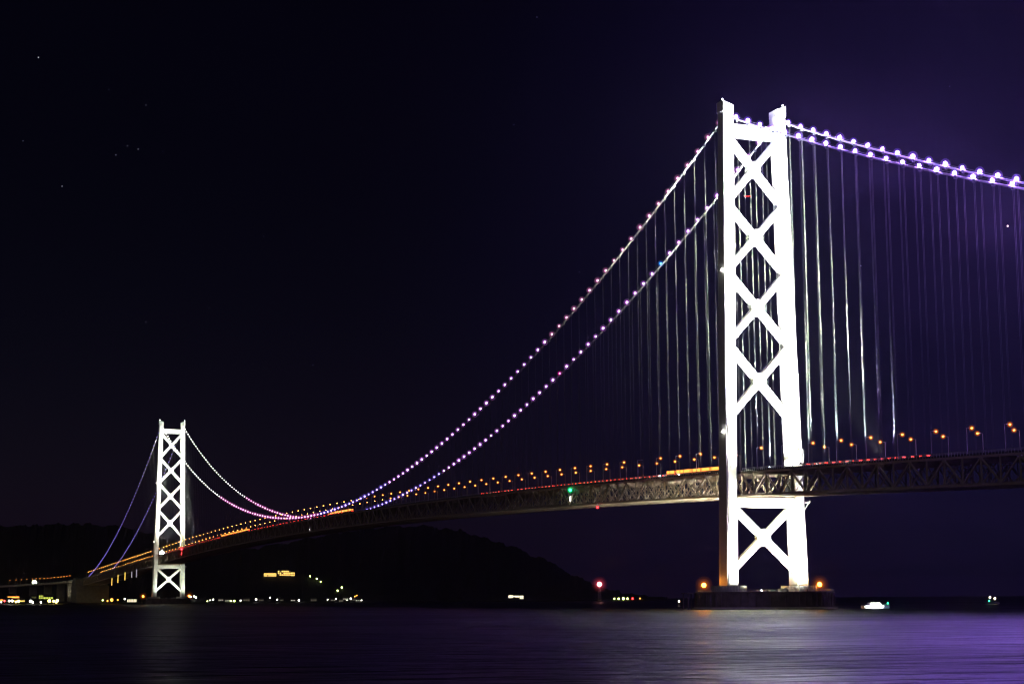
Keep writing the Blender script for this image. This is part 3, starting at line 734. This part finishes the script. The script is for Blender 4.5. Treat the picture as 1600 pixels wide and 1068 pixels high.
for px, py, r in ((324, 938.5, 1.2), (366, 938, 2.1), (361, 938.5, 1.4), (484.5, 899.5, 1.9), (495, 903.5, 2.1), (501, 908, 1.6), (527.5, 922, 1.9), (534, 917, 2.2)):
    town_lamp(px, py, 'tl_g', 'pale greenish street light on the far hillside right of the golden hotel' if py < 930 else 'pale greenish street light low on the far shore', 'greenish lights on the hillside' if py < 930 else 'greenish lights on the shore', r)
for px, py, r in ((554.5, 931, 1.5), (557.5, 929.5, 1.4)):
    town_lamp(px, py, 'tl_o', 'small orange light at the right end of the shore town', 'orange lights at the town end', r)
for px, py, r in ((14.5, 938, 2.0), (19, 938, 2.2), (48, 938.5, 2.6), (51, 940.5, 1.8), (64, 940.5, 1.6), (2, 940, 1.2)):
    town_lamp(px, py, 'tl_w', 'white harbour light left of the anchorage block', 'white harbour lights', r)
for px, py, r in ((29, 938.5, 2.6), (25, 939.5, 1.9), (77, 938, 3.0), (84, 938.5, 2.4), (89.5, 937.5, 2.8), (88, 940, 2.0)):
    town_lamp(px, py, 'tl_y', 'yellow harbour light left of the anchorage block', 'yellow harbour lights', r)
for px, py, r in ((174.5, 936.5, 3.2), (168, 938, 1.6), (184, 936.5, 1.5), (160.5, 937, 1.4)):
    town_lamp(px, py, 'tl_o' if px > 165 else 'tl_g', 'orange quay light between the anchorage and the distant tower' if px > 165 else 'greenish quay light beside the right edge of the anchorage', 'orange quay lights' if px > 165 else None, r)
town_lamp(195, 935, 'tl_w', 'white quay light between the anchorage and the distant tower', None, 1.6)
for px, py in ((298, 931.5), (303.5, 931), (306, 932.5)):
    town_lamp(px, py, 'tl_w', 'bluish white shore light just right of the distant pier', 'white lights beside the distant pier', 1.7)
for px, py, r in ((960, 937, 1.8), (967, 937, 2.0), (974, 936.5, 2.8), (980.5, 937.5, 2.0), (966, 938, 1.3)):
    town_lamp(px, py, 'tl_g', 'yellow green shore light in the cluster right of the red beacon', 'yellow green shore lights', r)
town_lamp(988.5, 939, 'red', 'small red shore light right of the yellow green cluster', None, 1.8); town_lamp(1000, 939, 'tl_o', 'small orange shore light right of the small red one', None, 1.6)
town_lamp(7, 938, 'red', 'red harbour light at the far left edge', None, 1.6)

def building(px, py, wpx, hpx, wall, win, rows, cols, label, cat='building', name='building', roof='flat', group=None, gap=0.6, rz=None):
    g, D = on_ground(px, py+hpx*0.5, 0)
    k = D/F; w, h = wpx*k, hpx*k; dd = min(18, w*0.8)
    ang = math.atan2(*(CAM[:2]-g[:2])[::-1])+math.pi/2
    root = tag(empty(name, tuple(g), ang if rz is None else ang+rz), label, cat, group)
    z0 = max(0, at(px, py+hpx*0.5, D)[2]-g[2])
    b = MB(); b.box((-w/2, -dd/2, -2), (w/2, dd/2, z0+h)); b.obj('wall', M[wall], root)
    b = MB()
    if roof == 'flat':
        b.box((-w/2-.4, -dd/2-.4, z0+h+0.003), (w/2+.4, dd/2+.4, z0+h+0.8)); b.box((-w*.15, -2, z0+h+.8), (w*.05, 2, z0+h+3))
    else: b.prism([(-dd/2-.8, z0+h+.003), (dd/2+.8, z0+h+.003), (0, z0+h+dd*.35)], -w/2-.8, w/2+.8, 'yz')
    b.obj('roof', M['roof'], root)
    for r_ in range(rows):
        b = MB()
        for c in range(cols):
            if random.random() < 0.08 and cols > 4: continue
            cw = w/cols; ch = h/rows
            b.cbox((-w/2+(c+.5)*cw, dd/2+0.02 if False else -dd/2-0.06, z0+(r_+.55)*ch), (cw*gap, 0.2, ch*gap))
        b.obj('windows', M[win], root)
    return root
building(422, 898, 19, 5.5, 'wallw', 'ywin', 2, 14, 'long low golden lit hotel wing on the dark hillside', roof='flat', name='hotel_wing')
building(444, 895.5, 20, 8, 'wallw', 'ywin', 3, 7, 'glaring golden lit hotel block right of the long wing on the hillside', name='hotel')
building(457.5, 897, 6, 6, 'wallw', 'ywin', 2, 3, 'small golden lit annexe at the right end of the hillside hotel', name='hotel_annexe')
building(21, 932.7, 17, 2.2, 'wallw', 'buswin', 1, 1, 'low harbour building with a glowing salmon roof sign at far left', gap=0.95)
building(64.5, 932.5, 7.5, 5.5, 'wallw', 'gwin', 2, 3, 'pale yellow lit block in the harbour left of the anchorage')
building(75.5, 934, 14, 4, 'wallw', 'gwin', 1, 4, 'low yellow green lit shed in the harbour left of the anchorage', roof='gable')
building(53, 932.8, 7, 3, 'wallg', 'gwin', 1, 2, 'dim gable roofed house in the harbour', 'house', 'house', 'gable', gap=.2)
building(30, 938.5, 16, 2.2, 'wallw', 'ywin', 1, 6, 'low yellow lit quay shed at the far left of the shore')
building(206, 938, 14, 4.5, 'wallw', 'wwin', 2, 6, 'small ferry terminal with a lit white and red front left of the distant pier')
building(2, 937, 6, 2, 'wallw', 'buswin', 1, 1, 'salmon lit hut cut by the left edge of the view', gap=.9)
building(798, 931.8, 7, 5, 'wallw', 'wwin', 2, 3, 'left part of the white lit lodge alone on the dark shore', name='lodge', gap=.8)
building(806.5, 931.5, 10, 3.0, 'wallw', 'wwin', 1, 4, 'middle part of the white lit lodge alone on the dark shore', name='lodge', gap=.8)
building(815, 932.5, 6, 5, 'wallw', 'wwin', 2, 2, 'right part of the white lit lodge alone on the dark shore', name='lodge', gap=.8)
for i, (px, py) in enumerate(((345, 937), (356, 938), (385, 937), (408, 937), (440, 937), (458, 937.5), (490, 937), (520, 937), (533, 938), (552, 936.5), (540, 935), (560, 938))):
    building(px, py, random.uniform(6, 10), random.uniform(2.2, 3.2), random.choice(('wallw', 'wallg')), random.choice(('wwin', 'tl_w')), 1, 3, 'dim gabled house in the dark row along the far shore', 'house', 'house', 'gable', 'houses along the far shore', .10)

# red beacon
g = at(937, 938, 3000); h = at(937, 912, 3000)[2]
root = tag(empty('beacon_mast', (g[0], g[1], 0)), 'glaring pinkish red beacon on a mast over the dark water left of the near pier', 'beacon')
b = MB(); b.tube([(0, 0, -4), (0, 0, 2.5)], [5, 4.2], 16); b.obj('base', M['concrete'], root)
b = MB()
for s in ((-1, -1), (1, -1), (1, 1), (-1, 1)): b.bar((s[0]*2.2, s[1]*2.2, 2.5), (s[0]*.6, s[1]*.6, h-2), 0.3, 0.3)
for k in range(6):
    z = 3+k*(h-6)/6; w = 2.2-1.6*(z-2.5)/(h-4.5)
    for a, c in (((-w, -w), (w, -w)), ((w, -w), (w, w)), ((w, w), (-w, w)), ((-w, w), (-w, -w))): b.bar((*a, z), (*c, z), 0.2, 0.2)
b.obj('mast', M['pole'], root)
b = MB(); b.ball((0, 0, h), 3.8, 12, 8); 
for q_ in range(4): b.m = q_+1; b.ball((0, 0, h), (5.2, 7.2, 9.8, 13.0)[q_], 16, 12)  # fading halo shells standing in for the lantern's bloom
b.obj('lantern', [M['beacon']]+[M[f'g_beacon{q_}'] for q_ in range(4)], root)

# ------------------------------------------------------------------ boats
def boat(px, D, L, label, lit=True):
    p_ = at(px, 950, D); root = tag(empty('motor_boat', (p_[0], p_[1], 0), math.atan2(rt[1], rt[0])+0.25), label, 'boat')
    w = L*0.14; rings = []
    for t in (0, .25, .5, .75, .92, 1.0):
        x = -L/2+L*t; k = 1 if t < .6 else max(0.02, 1-((t-.6)/.4)**2); zt = 1.5*L/16+0.9*t*t*L/16
        rings.append([(x, -w*k, zt), (x, -w*k*.7, -0.2), (x, 0, -0.7), (x, w*k*.7, -0.2), (x, w*k, zt)])
    b = MB(); loft(b, rings); b.obj('hull', M['hull'], root)
    b = MB(); b.prism([(-L*.3, 1.2*L/16), (L*.2, 1.3*L/16), (L*.12, 3.2*L/16), (-L*.26, 3.2*L/16)], -w*.7, w*.7); cab = b.obj('cabin', M['hull'], root)
    for s in (-1, 1):
        b = MB()
        for k in range(5): b.cbox((-L*.22+k*L*.075, s*w*.71, 2.5*L/16), (L*.06, .1, .8*L/16))
        b.obj('window', M['whitel' if lit else 'glass'], cab)
        if lit:
            b = MB(); b.bar((-L*.45, s*(w+.05), 1.0*L/16), (L*.2, s*(w+.05), 1.1*L/16), .14, .3); b.obj('deck_light', M['flood'], root)
    b = MB(); b.tube([(-L*.1, 0, 3.2*L/16), (-L*.1, 0, 5.6*L/16)], .08, 5); m_ = b.obj('mast', M['pole'], root)
    return root
bt = boat(1369, 1050, 17, 'small white motor boat with bright deck lights on the water right of the near pier')
b = MB(); b.ball((7.3, -0.5, 3.0), 0.35); b.obj('side_light', M['green'], bt)
bt = boat(1550, 1500, 14, 'dark small boat with two warm lights and a green light at the far right', False)
for c_ in bt.children_recursive: c_.data.materials[0] = M['dark']
for p_, k in (((-1.4, 0, 5.6), 'head'), ((3.0, 0, 4.6), 'head'), ((-3.2, -1.8, 2.6), 'green')):
    b = MB(); b.ball(p_, 0.4 if k == 'green' else 0.8); b.obj('lamp', M[k], bt)
p_ = at(1061, 944, 1400)
root = tag(empty('light_buoy', (p_[0], p_[1], 0)), 'small buoy with a white light left of the near pier', 'buoy')
b = MB(); b.lathe((0, 0, 0), [(1.4, -0.8), (1.5, 0.8), (0.5, 1.4), (0.25, 3.6)], 12); b.obj('float', M['dark'], root)
b = MB(); b.ball((0, 0, 4.0), 0.6); b.obj('lamp', M['tl_w'], root)

# airliner far off, seen through the tower
p_ = at(1168, 306, 14000); root = tag(empty('airliner', tuple(p_), yaw+math.pi/2-0.3), 'tiny airliner with red lights seen through the upper part of the near tower', 'airliner')
b = MB(); b.tube([(-30, 0, 0), (-26, 0, 0), (22, 0, 0), (28, 0, .5), (31, 0, 1)], [.6, 2.8, 2.8, 1.6, .4], 10); b.obj('fuselage', M['hull'], root)
b = MB(); b.prism([(-6, 0), (4, 0), (14, 28), (10, 28)], -.4, .4, 'xy'); b.prism([(-6, 0), (4, 0), (14, -28), (10, -28)], -.4, .4, 'xy'); b.prism([(24, 1), (30, 1), (32, 9), (29, 9)], -.4, .4); b.obj('wing', M['hull'], root)
for x in (-22, -8, 6, 20):
    b = MB(); b.ball((x, 0, -3), 2.2); b.obj('lamp', M['red'], root)

# ------------------------------------------------------------------ stars
for px, py, r in ((60, 90, 1.5), (170, 140, .8), (228, 164, .7), (340, 75, .7), (36, 220, .7), (181, 242, .9), (199, 228, .8), (216, 233, .9), (254, 237, .7), (97, 291, 1.0), (839, 27, 1.0),
                  (803, 195, .9), (412, 369, .7), (489, 570, .9), (327, 481, .6), (228, 503, .7), (905, 425, .7), (1345, 415, 1.2), (565, 200, .6), (1484, 135, .6)):
    b = MB(); b.ball((0, 0, 0), 11*r, 6, 5); tag(b.obj('star', M['star'], loc=tuple(at(px, py, 45000))), 'faint white star in the night sky', 'star', 'faint stars')
b = MB(); b.ball((0, 0, 0), 20, 8, 6); tag(b.obj('planet', M['planet'], loc=tuple(at(1574.5, 353, 45000))), 'orange tinted bright star behind the hangers at the upper right', 'star')

# ------------------------------------------------------------------ haze: even night air over the strait
b = MB(); b.box((CAM[0]-26000, CAM[1]-26000, -10), (CAM[0]+26000, CAM[1]+26000, 330))
hz = bpy.data.materials.new('haze_air'); hz.use_nodes = True; t = hz.node_tree; t.nodes.clear()
ho = N(t, 'ShaderNodeOutputMaterial'); pv = N(t, 'ShaderNodeVolumePrincipled'); pv.inputs['Color'].default_value = (0.9, 0.9, 0.95, 1)
pv.inputs['Density'].default_value = 2.3e-5; pv.inputs['Anisotropy'].default_value = 0.85
t.links.new(pv.outputs[0], ho.inputs['Volume'])
tag(b.obj('haze', hz), kind='stuff')
